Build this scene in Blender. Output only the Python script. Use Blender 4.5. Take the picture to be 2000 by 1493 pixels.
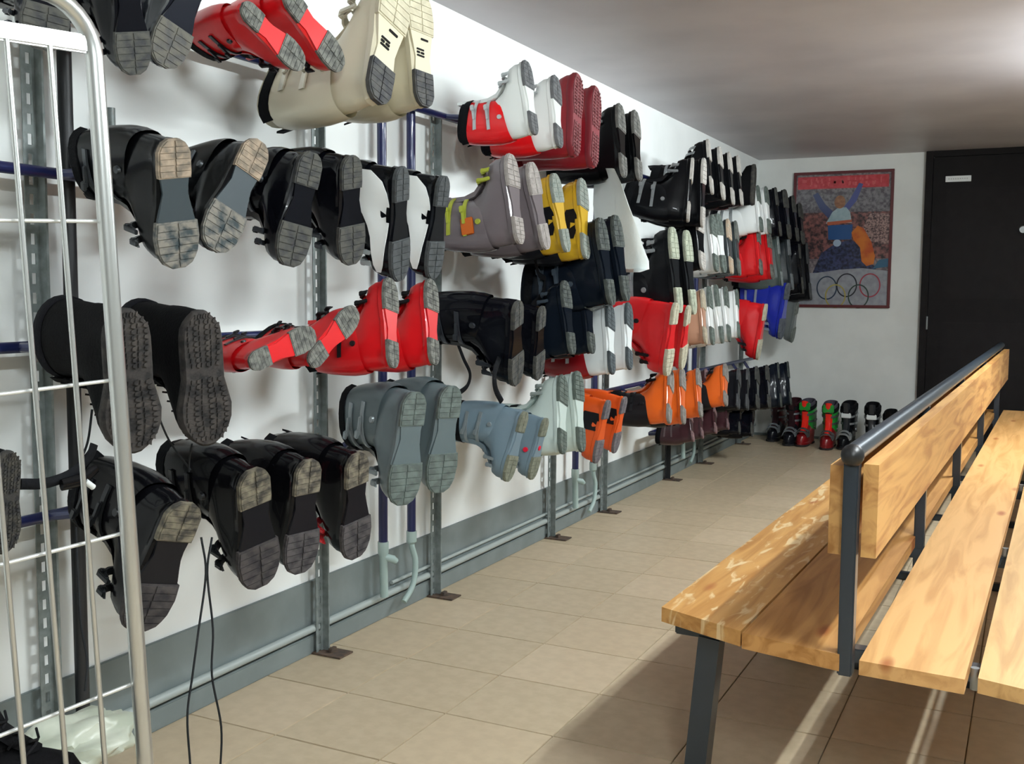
import bpy, bmesh, math, random
from mathutils import Vector, Matrix, noise
random.seed(7)
S = bpy.context.scene
C = S.collection
for o in list(bpy.data.objects): bpy.data.objects.remove(o)
PI = math.pi
# ---------------------------------------------------------------- camera (1 unit = 1 m; floor z=0)
F = 2050.0; CX, CY = 1000.0, 746.5
def _n(v): return Vector(v).normalized()
_Y = _n(((2021-CX)/F, -(577-CY)/F, -1))
_X = -_n(((-3340-CX)/F, -(540-CY)/F, -1)); _X = (_X - _Y*_X.dot(_Y)).normalized()
_Z = _X.cross(_Y)
RW = Matrix((_X, _Y, _Z))                 # camera axes -> world
EYE = Vector((0, 0, 1.19))
cam_d = bpy.data.cameras.new('camera'); cam = bpy.data.objects.new('camera', cam_d); C.objects.link(cam)
cam_d.sensor_fit = 'HORIZONTAL'; cam_d.sensor_width = 36; cam_d.lens = 36*F/2000; cam_d.clip_start = .05
cam.matrix_world = Matrix.Translation(EYE) @ RW.to_4x4()
S.camera = cam
def ray(px, py): return RW @ Vector(((px-CX)/F, -(py-CY)/F, -1))
def at_x(px, py, x): r = ray(px, py); return EYE + r*(x/r.x)
def at_y(px, py, y): r = ray(px, py); return EYE + r*(y/r.y)
def at_z(px, py, z): r = ray(px, py); return EYE + r*((z-EYE.z)/r.z)
# ---------------------------------------------------------------- world, exposure
w = bpy.data.worlds.new('world'); S.world = w; w.use_nodes = True
w.node_tree.nodes['Background'].inputs[0].default_value = (.5, .58, .6, 1)
w.node_tree.nodes['Background'].inputs[1].default_value = .02
S.view_settings.view_transform = 'Standard'; S.view_settings.look = 'None'
S.view_settings.gamma = 1; S.view_settings.use_curve_mapping = False
S.view_settings.exposure = 0.0
LAMP_A, LAMP_B, LAMP_C = 420.0, 640.0, 420.0
# ---------------------------------------------------------------- materials
MATS = {}
def hexc(s):
    def l(v): v /= 255; return v/12.92 if v <= .04045 else ((v+.055)/1.055)**2.4
    return tuple(l(int(s[i:i+2], 16)) for i in (0, 2, 4)) + (1,)
def mat(name, col, rough=.5, metal=0, noise_amt=0, col2=None, scale=30, bump=0, emit=0, alpha=1, coat=0, trans=0, detail=4):
    if name in MATS: return MATS[name]
    m = bpy.data.materials.new(name); m.use_nodes = True; nt = m.node_tree; b = nt.nodes['Principled BSDF']
    c = hexc(col) if isinstance(col, str) else col
    b.inputs['Base Color'].default_value = c; b.inputs['Roughness'].default_value = rough
    b.inputs['Metallic'].default_value = metal; b.inputs['Coat Weight'].default_value = coat
    b.inputs['Transmission Weight'].default_value = trans; b.inputs['Alpha'].default_value = alpha
    if emit:
        b.inputs['Emission Color'].default_value = c; b.inputs['Emission Strength'].default_value = emit
    if col2 or bump:
        tc = nt.nodes.new('ShaderNodeTexCoord'); nz = nt.nodes.new('ShaderNodeTexNoise')
        nz.inputs['Scale'].default_value = scale; nz.inputs['Detail'].default_value = detail
        nt.links.new(tc.outputs['Object'], nz.inputs['Vector'])
        if col2:
            r = nt.nodes.new('ShaderNodeValToRGB'); r.color_ramp.elements[0].position = .38; r.color_ramp.elements[1].position = .62
            r.color_ramp.elements[0].color = c; r.color_ramp.elements[1].color = hexc(col2)
            nt.links.new(nz.outputs['Fac'], r.inputs[0]); nt.links.new(r.outputs[0], b.inputs['Base Color'])
        if bump:
            bp = nt.nodes.new('ShaderNodeBump'); bp.inputs['Strength'].default_value = bump; bp.inputs['Distance'].default_value = .004
            nt.links.new(nz.outputs['Fac'], bp.inputs['Height']); nt.links.new(bp.outputs[0], b.inputs['Normal'])
    MATS[name] = m; return m
def wood(name, c1, c2, seed=0, worn=None, axis='Y', dark=False):
    m = bpy.data.materials.new(name); m.use_nodes = True; nt = m.node_tree; b = nt.nodes['Principled BSDF']; L = nt.links
    tc = nt.nodes.new('ShaderNodeTexCoord'); mp = nt.nodes.new('ShaderNodeMapping')
    mp.inputs['Scale'].default_value = (14, 1.1, 14); mp.inputs['Location'].default_value = (seed*1.3, seed*.7, seed)
    L.new(tc.outputs['Object'], mp.inputs[0])
    n1 = nt.nodes.new('ShaderNodeTexNoise'); n1.inputs['Scale'].default_value = 1.6; n1.inputs['Detail'].default_value = 6; n1.inputs['Distortion'].default_value = 1.2
    L.new(mp.outputs[0], n1.inputs[0])
    r = nt.nodes.new('ShaderNodeValToRGB'); e = r.color_ramp.elements
    e[0].position = .34; e[0].color = hexc(c2); e[1].position = .58; e[1].color = hexc(c1)
    L.new(n1.outputs['Fac'], r.inputs[0])
    # knots: small dark ovals
    mk = nt.nodes.new('ShaderNodeMapping'); mk.inputs['Scale'].default_value = (7, 2.2, 3); mk.inputs['Location'].default_value = (seed*3.1, seed*1.9, 0)
    L.new(tc.outputs['Object'], mk.inputs[0])
    vo = nt.nodes.new('ShaderNodeTexVoronoi'); vo.inputs['Scale'].default_value = 1.0; L.new(mk.outputs[0], vo.inputs['Vector'])
    rk = nt.nodes.new('ShaderNodeValToRGB'); rk.color_ramp.elements[0].position = .05; rk.color_ramp.elements[0].color = (1, 1, 1, 1)
    rk.color_ramp.elements[1].position = .13; rk.color_ramp.elements[1].color = (0, 0, 0, 1)
    L.new(vo.outputs['Distance'], rk.inputs[0])
    mx = nt.nodes.new('ShaderNodeMix'); mx.data_type = 'RGBA'; mx.inputs['B'].default_value = hexc('9a5a2a')
    L.new(rk.outputs[0], mx.inputs['Factor']); L.new(r.outputs[0], mx.inputs['A'])
    out = mx.outputs['Result']
    if worn:
        n2 = nt.nodes.new('ShaderNodeTexNoise'); n2.inputs['Scale'].default_value = 1.0; n2.inputs['Detail'].default_value = 4; n2.inputs['Distortion'].default_value = .8
        mw = nt.nodes.new('ShaderNodeMapping'); mw.inputs['Scale'].default_value = (34, 8, 8); L.new(tc.outputs['Object'], mw.inputs[0]); L.new(mw.outputs[0], n2.inputs[0])
        rw = nt.nodes.new('ShaderNodeValToRGB'); rw.color_ramp.elements[0].position = .54; rw.color_ramp.elements[0].color = (0, 0, 0, 1)
        rw.color_ramp.elements[1].position = .64; rw.color_ramp.elements[1].color = (.8, .8, .8, 1); L.new(n2.outputs['Fac'], rw.inputs[0])
        m2 = nt.nodes.new('ShaderNodeMix'); m2.data_type = 'RGBA'; m2.inputs['B'].default_value = hexc(worn)
        L.new(rw.outputs[0], m2.inputs['Factor']); L.new(out, m2.inputs['A']); out = m2.outputs['Result']
    L.new(out, b.inputs['Base Color']); b.inputs['Roughness'].default_value = .5
    bp = nt.nodes.new('ShaderNodeBump'); bp.inputs['Strength'].default_value = .25; bp.inputs['Distance'].default_value = .002
    L.new(n1.outputs['Fac'], bp.inputs['Height']); L.new(bp.outputs[0], b.inputs['Normal'])
    return m
# ---------------------------------------------------------------- mesh helpers
def tag(o, label=None, cat=None, group=None, kind=None):
    if label: o['label'] = label
    if cat: o['category'] = cat
    if group: o['group'] = group
    if kind: o['kind'] = kind
    return o
def link(name, me, m, parent=None, mx=None, smooth=True):
    o = bpy.data.objects.new(name, me); C.objects.link(o)
    if parent: o.parent = parent
    if mx is not None: o.matrix_local = mx
    if m:
        if not me.materials: me.materials.append(None)
        o.material_slots[0].link = 'OBJECT'; o.material_slots[0].material = m
    return o
def to_mesh(bm, name='mesh', smooth=False, ang=40):
    bmesh.ops.recalc_face_normals(bm, faces=bm.faces)
    me = bpy.data.meshes.new(name); bm.to_mesh(me); bm.free()
    if smooth:
        for p in me.polygons: p.use_smooth = True
        try: me.set_sharp_from_angle(angle=math.radians(ang))
        except Exception: pass
    return me
def obj(name, bm, m, parent=None, smooth=False, mx=None, ang=40): return link(name, to_mesh(bm, name, smooth, ang), m, parent, mx)
def empty(name, loc=(0, 0, 0), label=None, cat=None, group=None, mx=None):
    o = bpy.data.objects.new(name, None); C.objects.link(o); o.empty_display_size = .05
    if mx is not None: o.matrix_world = mx
    else: o.location = loc
    return tag(o, label, cat, group)
def box(bm, a, b, bev=0):
    a = Vector(a); b = Vector(b); c = (a+b)/2; s = b-a
    r = bmesh.ops.create_cube(bm, size=1, matrix=Matrix.Translation(c) @ Matrix.Diagonal((abs(s.x), abs(s.y), abs(s.z), 1)))
    if bev:
        vs = set(r['verts']); es = [e for e in bm.edges if e.verts[0] in vs and e.verts[1] in vs]
        bmesh.ops.bevel(bm, geom=es, offset=bev, segments=2, affect='EDGES')
def newbox(a, b, bev=0): bm = bmesh.new(); box(bm, a, b, bev); return bm
def tube(bm, pts, r, n=10, caps=True, flat=None):
    pts = [Vector(p) for p in pts]; rings = []; prev = None
    for i, p in enumerate(pts):
        d = (pts[min(i+1, len(pts)-1)] - pts[max(i-1, 0)]).normalized()
        if prev is None: a = d.orthogonal().normalized() if flat is None else (Vector(flat) - d*Vector(flat).dot(d)).normalized()
        else: a = (prev - d*prev.dot(d)).normalized()
        prev = a; b = d.cross(a)
        rr = r[min(i, len(r)-1)] if isinstance(r, list) else r
        ra, rb = (rr, rr) if not isinstance(rr, tuple) else rr
        rings.append([bm.verts.new(p + a*math.cos(2*PI*k/n)*ra + b*math.sin(2*PI*k/n)*rb) for k in range(n)])
    for i in range(len(rings)-1):
        for k in range(n): bm.faces.new((rings[i][k], rings[i][(k+1) % n], rings[i+1][(k+1) % n], rings[i+1][k]))
    if caps: bm.faces.new(rings[0][::-1]); bm.faces.new(rings[-1])
def newtube(pts, r, n=10, caps=True, flat=None): bm = bmesh.new(); tube(bm, pts, r, n, caps, flat); return bm
def smooth_path(pts, k=6):
    pts = [Vector(p) for p in pts]; P = [2*pts[0]-pts[1]] + pts + [2*pts[-1]-pts[-2]]; out = []
    for i in range(1, len(P)-2):
        a, b, c, d = P[i-1:i+3]
        for j in range(k):
            t = j/k; out.append(.5*((2*b) + (c-a)*t + (2*a-5*b+4*c-d)*t*t + (3*b-a-3*c+d)*t**3))
    out.append(pts[-1]); return out
def prism(bm, poly, z0, z1):
    lo = [bm.verts.new((x, y, z0)) for x, y in poly]; hi = [bm.verts.new((x, y, z1)) for x, y in poly]; n = len(poly)
    bm.faces.new(lo[::-1]); bm.faces.new(hi)
    for i in range(n): bm.faces.new((lo[i], lo[(i+1) % n], hi[(i+1) % n], hi[i]))

# ================================================================ SETTING
WX = -2.094; H = 2.288; FY = 8.8
m_wall = mat('white_wall_plaster', 'f0f3f2', .85, col2='eaedec', scale=3, bump=.08)
m_wallb = mat('end_wall_plaster', 'dfe1de', .85, col2='d8dad7', scale=4, bump=.08)
m_wallr = mat('low_bounce_wall', '8b8d8c', .85, col2='868887', scale=4, bump=.08)  # unseen right and front walls, darkened to grey to cut bounced light
m_ceil = mat('ceiling_plaster', 'c4bfc3', .45, col2='b6b1b6', scale=1.6, bump=.35)
m_skirt = mat('grey_skirting_paint', '757e7e', .55, col2='6c7575', scale=8, bump=.05)
m_rail = mat('skirting_rail', '98a09e', .45)
m_tile = [mat('floor_tile_%d' % i, c, .42, col2=d, scale=22, bump=.05) for i, (c, d) in enumerate([('c0ae92', 'b8a68b'), ('bcab90', 'b3a287'), ('c3b196', 'bba98e')])]
m_grout = mat('tile_grout', '8f836e', .9)
tag(obj('wall_left', newbox((WX-.1, -1.6, 0), (WX, FY+.1, H)), m_wall), kind='structure')
tag(obj('wall_back', newbox((WX, FY, 0), (2.7, FY+.1, H)), m_wallb), kind='structure')
tag(obj('wall_right', newbox((2.6, -1.5, 0), (2.7, FY, H)), m_wallr), kind='structure')
tag(obj('wall_front', newbox((WX, -1.6, 0), (2.7, -1.5, H)), m_wallr), kind='structure')
tag(obj('ceiling', newbox((WX-.1, -1.6, H), (2.7, FY+.1, H+.1)), m_ceil), kind='structure')
floor = tag(obj('floor', newbox((WX-.1, -1.6, -.06), (2.7, FY+.1, -.006)), m_grout), kind='structure')
T = .3335; g = .0016
tile_me = to_mesh(newbox((g, g, -.006), (T-g, T-g, 0), .0012), 'tile')
xs = [-1.775 + T*i for i in range(-1, 8)]; ys = [1.83 + T*i for i in range(0, 21)]
for i, x in enumerate(xs):
    for j, y in enumerate(ys):
        if i == 0:
            bm = newbox((WX-x, g, -.006), (T-g, T-g, 0), .0012)
            if j == 0: edge_me = to_mesh(bm, 'edge_tile')
            else: bm.free()
        link('floor_tile', edge_me if i == 0 else tile_me, m_tile[(i*7+j*5+i*j) % 3], floor, Matrix.Translation((x, y, random.uniform(-.0006, .0))))
bm = bmesh.new()                                   # tiles out of view or too far to tell apart
x = xs[0]
for i in range(-1, 14):
    for j in range(-11, 24):
        X0 = -1.775+T*i; Y0 = 1.83+T*j
        if X0 < 2.3 and not (i < 8 and 0 <= j < 21) and Y0 < FY and Y0 > -1.5: box(bm, (max(X0+g, WX), Y0+g, -.006), (min(X0+T-g, 2.6), min(Y0+T-g, FY), 0))
tag(obj('floor_tile', bm, m_tile[0], floor), kind='stuff')
# skirting of the left wall: painted band, rail and plinth
sk = tag(obj('baseboard_left', newbox((WX, -1.5, 0), (WX+.010, FY, .24), .002), m_skirt), kind='structure')
obj('plinth', newbox((WX+.01, -1.5, 0), (WX+.022, FY, .062), .003), m_skirt, sk)
obj('rail', newtube([(WX+.022, -1.5, .085), (WX+.022, FY, .085)], .013, 12), m_rail, sk, True)
obj('rail', newtube([(WX+.018, 3.2, .118), (WX+.018, FY, .112)], .007, 10), m_rail, sk, True)
tag(obj('baseboard_back', newbox((WX, FY-.008, 0), (-.80, FY, .02)), m_skirt), kind='structure')
# door
m_door = mat('dark_door', '151213', .6, col2='110e0f', scale=12, bump=.05)
MATS['dark_door'].node_tree.nodes['Principled BSDF'].inputs['Specular IOR Level'].default_value = .15
m_doorp = mat('dark_door_panel', '191617', .6, col2='151213', scale=12)
m_doorp.node_tree.nodes['Principled BSDF'].inputs['Specular IOR Level'].default_value = .15
door = tag(obj('door_1', newbox((-.74, FY-.035, 0), (.32, FY-.0, 2.24), .003), m_door), kind='structure')
for a, b in (((-.64, .15), (.22, .98)), ((-.64, 1.16), (.22, 2.0))):
    bm = bmesh.new(); box(bm, (a[0], FY-.047, a[1]), (b[0], FY-.036, b[1]), .006); obj('door_panel', bm, m_doorp, door)
for a, b in (((-.795, 0), (-.742, H)), ((.322, 0), (.38, H)), ((-.742, 2.242), (.322, H))):
    obj('door_frame', newbox((a[0], FY-.05, a[1]), (b[0], FY, b[1]), .003), m_door, door)
kn = obj('door_lock', newtube([(-.10, FY-.05, 1.675), (-.10, FY-.075, 1.675)], [.03, .024], 16), mat('brushed_steel', '8c8f90', .4, .8), door, True)
obj('hinge', newtube([(-.742, FY-.052, .92), (-.742, FY-.052, 1.02)], .008, 8), MATS['brushed_steel'], door, True)
lab = tag(empty('door_sign', (-.56, FY-.047, 2.07), 'small white label stuck high on the dark door', 'sign'))
obj('plate', newbox((-.09, -.004, -.022), (.09, .008, .022), .001), mat('white_label', 'dfe3e3', .5), lab)
bm = bmesh.new()
for i in range(9): box(bm, (-.07+i*.016, -.0055, -.004+random.uniform(-.002, .002)), (-.07+i*.016+.009, -.0042, .005))
obj('faint_print', bm, mat('grey_print', 'b0b4b4', .7), lab)
# lamps: two fluorescent battens outside the frame
m_lamp = {}
for nm, x, y0, y1, p, lb in (('fluorescent_lamp', .55, -1.0, .2, LAMP_C, 'white fluorescent batten lamp on the ceiling behind the camera'), ('fluorescent_lamp', .62, 1.5, 2.7, LAMP_A, 'white fluorescent batten lamp on the ceiling nearest the cage'), ('fluorescent_lamp', .60, 4.7, 5.9, LAMP_B, 'white fluorescent batten lamp on the ceiling above the middle of the bench')):
    L = empty(nm, (x, (y0+y1)/2, H), lb, 'lamp'); h = (y1-y0)/2
    obj('housing', newbox((-.045, -h-.03, -.035), (.045, h+.03, 0), .004), mat('lamp_housing', 'eeeeee', .5), L)
    me = mat('lamp_tube_%g' % p, (.90, .985, 1.0, 1), .5, emit=p)
    obj('lamp_tube', newtube([(0, -h, -.075), (0, h, -.075)], .016, 14), me, L, True)
    for s in (-1, 1): obj('tube_holder', newbox((-.02, s*(h+.005)-.008, -.095), (.02, s*(h+.005)+.008, -.03), .003), MATS['lamp_housing'], L)

# ================================================================ POSTER on the end wall
PX0, PX1, PZ0, PZ1 = -1.80, -1.025, 1.08, 2.17; PW = PX1-PX0; PH = PZ1-PZ0
pos = empty('framed_poster', (PX0, FY-.001, PZ0), 'dark-red framed sports poster with a red title strip and five rings on the end wall', 'poster')
m_frame = mat('poster_frame_red_brown', '5a2024', .4)
fw = .022
for a, b in (((0, 0), (PW, fw)), ((0, PH-fw), (PW, PH)), ((0, fw), (fw, PH-fw)), ((PW-fw, fw), (PW, PH-fw))):
    obj('frame_bar', newbox((a[0], -.022, a[1]), (b[0], 0, b[1]), .002), m_frame, pos)
def psheet(name, poly, col, lay, rough=.35, **k):
    bm = bmesh.new(); y = -.010 - lay*.0004
    vs = [bm.verts.new((x*PW, y, z*PH)) for x, z in poly]; bm.faces.new(vs)
    m = mat('poster_'+name, col, rough, **k); return obj(name, bm, m, pos)
def ell(cx, cz, rx, rz, n=28, a0=0): return [(cx+rx*math.cos(a0+2*PI*i/n), cz+rz*math.sin(a0+2*PI*i/n)) for i in range(n)]
psheet('backing_print', [(.02, .02), (.98, .02), (.98, .98), (.02, .98)], '8a7f80', 0, col2='5c5258', scale=60)
psheet('title_strip', [(.04, .875), (.95, .875), (.95, .965), (.04, .965)], 'b02a34', 1, col2='c2404a', scale=40)
bm = bmesh.new()
for i in range(13):
    x = .08 + i*.064
    for k in range(3):
        x0 = (x + random.uniform(0, .03))*PW; z0 = (.885+random.uniform(0, .05))*PH
        box(bm, (x0, -.0112, z0), (x0+.008+random.uniform(0, .014), -.0106, z0+random.uniform(.012, .03)))
obj('title_lettering', bm, mat('poster_title_ink', 'c8585c', .4), pos)
psheet('stand_print', [(.03, .66), (.97, .66), (.97, .865), (.03, .865)], '7d7a7e', 1, col2='4f4a52', scale=45)
psheet('crowd_print', [(.03, .36), (.97, .36), (.97, .70), (.03, .70)], '8a5a54', 2, col2='2e2228', scale=38)
psheet('crowd_light_print', [(.66, .50), (.97, .46), (.97, .68), (.78, .69)], 'a58680', 3, col2='3a262a', scale=70)
psheet('dark_blue_print', [(.22, .255), (.30, .40), (.44, .47), (.60, .50), (.70, .44), (.74, .34), (.86, .30), (.84, .26), (.6, .27)], '141a30', 4, col2='39426a', scale=50)
psheet('snow_print', [(.03, .02), (.97, .02), (.97, .27), (.72, .29), (.5, .28), (.25, .255), (.03, .26)], '9a9ca2', 5, col2='8a8c94', scale=26)
psheet('blue_patch_print', [(.82, .285), (.97, .30), (.97, .36), (.88, .35)], '2d5f7d', 6)
psheet('raised_sleeve_print', [(.20, .83), (.25, .85), (.33, .76), (.42, .70), (.36, .66), (.27, .73)], '39456e', 6)
psheet('raised_sleeve_print_right', [(.66, .91), (.70, .90), (.64, .78), (.55, .70), (.50, .72), (.58, .80)], '46508a', 6)
psheet('torso_print', [(.34, .62), (.40, .70), (.46, .735), (.54, .735), (.58, .70), (.60, .62)], '8fa6ae', 7, col2='9fb3b8', scale=30)
psheet('belt_print', [(.36, .605), (.60, .625), (.60, .645), (.35, .63)], 'b05a3c', 8)
psheet('bib_print', [(.37, .50), (.60, .50), (.61, .61), (.36, .605)], '1f4f86', 8)
psheet('head_print', ell(.475, .775, .055, .048), '9a6a48', 9, col2='7d5236', scale=40)
psheet('orange_suit_print', [(.60, .55), (.66, .60), (.72, .58), (.80, .48), (.84, .38), (.83, .32), (.76, .305), (.71, .34), (.69, .44), (.62, .50)], 'c8701c', 9, col2='b04a18', scale=12)
psheet('white_spot_print', ell(.46, .475, .04, .026), '9fb0c4', 9)
def ringmesh(cx, cz, rx, rz, col, lay):
    bm = bmesh.new(); n = 36; y = -.010-lay*.0004; t = .010
    a = [bm.verts.new((cx*PW+(rx*PW)*math.cos(2*PI*i/n), y, cz*PH+(rz*PH)*math.sin(2*PI*i/n))) for i in range(n)]
    b = [bm.verts.new((cx*PW+(rx*PW-t)*math.cos(2*PI*i/n), y, cz*PH+(rz*PH-t)*math.sin(2*PI*i/n))) for i in range(n)]
    for i in range(n): bm.faces.new((a[i], a[(i+1) % n], b[(i+1) % n], b[i]))
    obj('ring_print', bm, mat('poster_ring_'+col, col, .4), pos)
for cx, cz, c, l in ((.37, .145, '24384e', 11), (.57, .165, '1c1e2a', 12), (.80, .165, 'a03a48', 13), (.46, .085, 'a89a50', 14), (.69, .085, '2a4238', 15)): ringmesh(cx, cz, .105, .088, c, l)
obj('pane', newbox((fw, -.0185, fw), (PW-fw, -.0175, PH-fw)), mat('poster_glass', 'ffffff', .15, trans=1, alpha=.25), pos)

# ================================================================ RACK
m_post = mat('galvanised_grey_post', '7f8786', .5, .2, col2='6c7473', scale=40)
m_blue = mat('navy_blue_pipe', '1b2350', .35, .1, coat=.3)
m_black = mat('black_painted_steel', '1a1c1f', .5)
m_rust = mat('rusty_foot_plate', '5d4a3c', .8, col2='3f3630', scale=50)
m_hose = mat('pale_drain_hose', 'a8bcb8', .4, alpha=.8)
ROWZ = (1.84, 1.45, 1.06, .67)
rack = empty('boot_drying_rack', (WX+.05, 2.0, 0), 'wall rack of perforated grey posts and navy blue pipes that carries the boots', 'rack')
RO = Vector(rack.location)
def rl(p): return Vector(p) - RO
def rack_obj(name, bm, m, smooth=False):
    bmesh.ops.translate(bm, verts=bm.verts, vec=-RO); return obj(name, bm, m, rack, smooth)
def post(y, z1=1.86, m=m_post, feet=True):
    bm = bmesh.new(); x0 = WX+.034
    box(bm, (x0, y-.003, .006), (x0+.026, y+.003, z1))                 # flange towards the room
    box(bm, (x0, y-.038, .006), (x0+.003, y-.026, z1)); box(bm, (x0, y-.014, .006), (x0+.003, y+.003, z1))
    z = .01
    while z < z1-.02: box(bm, (x0, y-.026, z), (x0+.003, y-.014, z+.02)); z += .045
    p = rack_obj('upright_post', bm, m)
    if feet:
        bm = bmesh.new(); box(bm, (x0-.02, y-.045, 0), (x0+.10, y+.03, .006), .001); box(bm, (x0+.035, y-.02, .006), (x0+.05, y+.01, .02), .002)
        rack_obj('foot_plate', bm, m_rust)
for y in (.9, 1.70, 2.76, 3.49, 4.59, 5.28): post(y, 1.86 if y > 1.7 else 2.05)
post(6.39, 1.86, m_black); post(7.13); post(8.2)
PIPE = .0165; XP = WX+.055
for (a, b) in ((1.765, 1.765), (3.09, 3.28), (4.84, 5.08), (6.66, 6.88)):
    for y, bot in ((a, .30 if a > 2 else .02), (b, .30))[:2 if b > a else 1]:
        rack_obj('vertical_pipe', newtube([(XP, y, bot), (XP, y, 1.84)], PIPE, 14), m_blue if a > 2 else m_black, True)
    if a > 2:
        rack_obj('drain_hose', newtube([(XP, a, .30), (XP, a, .26), (XP, a, .25), (XP+.004, a, .10)], [.020, .020, .015, .015], 12), m_hose, True)
        rack_obj('drain_hose', newtube([(XP, b, .30), (XP, b, .26), (XP, b, .25)]+smooth_path([(XP+.002, b, .24), (XP+.010, b+.012, .18), (XP+.012, b-.01, .10), (XP+.01, b-.07, .05)]), [.020, .020, .011], 10), m_hose, True)
        rack_obj('hose_elbow', newtube([(XP, a, .245), (XP+.03, a+.02, .235), (XP+.035, a+.03, .225)], [.013, .014, .011], 10), m_hose, True)
rack_obj('vertical_pipe', newtube([(XP, 1.90, 1.42), (XP, 1.90, 1.63)], .010, 10), m_post, True)
for z in ROWZ:
    rack_obj('row_pipe', newtube([(XP+.036, .9, z), (XP+.036, 8.5, z)], .013, 12), m_blue, True)
rack_obj('row_pipe', newtube([(XP+.036, 5.9, .36), (XP+.036, 8.5, .36)], .013, 12), m_blue, True)
for z in (.60, .49): rack_obj('clip', newbox((WX+.06, 2.74, z), (WX+.10, 2.79, z+.035), .004), m_hose)
def peg(tip, zrow):
    root = Vector((XP+.036, tip.y, zrow))
    mid = root.lerp(tip, .6)
    rack_obj('peg', newtube([root, mid, tip], .011, 8), m_blue, True)

# ================================================================ BOOT MESHES
NP = 28
def wprof(x, soft=False):
    t = x/.31
    pts = ((0, .012), (.03, .025), (.09, .035), (.25, .036), (.42, .031), (.62, .045), (.75, .049), (.88, .044), (.96, .033), (1, .014)) if not soft else \
          ((0, .014), (.03, .029), (.1, .042), (.26, .043), (.44, .036), (.65, .053), (.78, .056), (.9, .048), (.97, .034), (1, .016))
    for (a, b), (c, d) in zip(pts, pts[1:]):
        if t <= c: return b+(d-b)*(t-a)/(c-a)
    return pts[-1][1]
def spow(v, e): return math.copysign(abs(v)**e, v)
def ring(bm, z, xb, xf, hb, hf, tilt=0, e=.78, foot=False, soft=False, off=0):
    cx = (xb+xf)/2; rx = (xf-xb)/2+off; vs = []
    for i in range(NP):
        a = 2*PI*i/NP; x = cx+rx*spow(math.cos(a), e if not foot else .6)
        k = (x-xb)/(xf-xb); hw = hb+(hf-hb)*max(0, min(1, k))
        if foot: hw = max(.024, wprof(max(0, min(.31, x)), soft))*foot
        y = (hw+off)*spow(math.sin(a), e if not foot else .45)
        vs.append(bm.verts.new((x, y, z+tilt*(x-cx))))
    return vs
def skin(bm, rs, cap0=False, cap1=False):
    for a, b in zip(rs, rs[1:]):
        for i in range(NP): bm.faces.new((a[i], a[(i+1) % NP], b[(i+1) % NP], b[i]))
    if cap0: bm.faces.new(rs[0][::-1])
    if cap1: bm.faces.new(rs[-1])
def outline(x0, x1, soft=False, n=9, inset=0):
    xsn = [x0+(x1-x0)*(1-math.cos(PI*i/n))/2 for i in range(n+1)]
    return [(x, wprof(x, soft)-inset) for x in xsn] + [(x, -wprof(x, soft)+inset) for x in xsn[::-1]]
ME = {}
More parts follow.
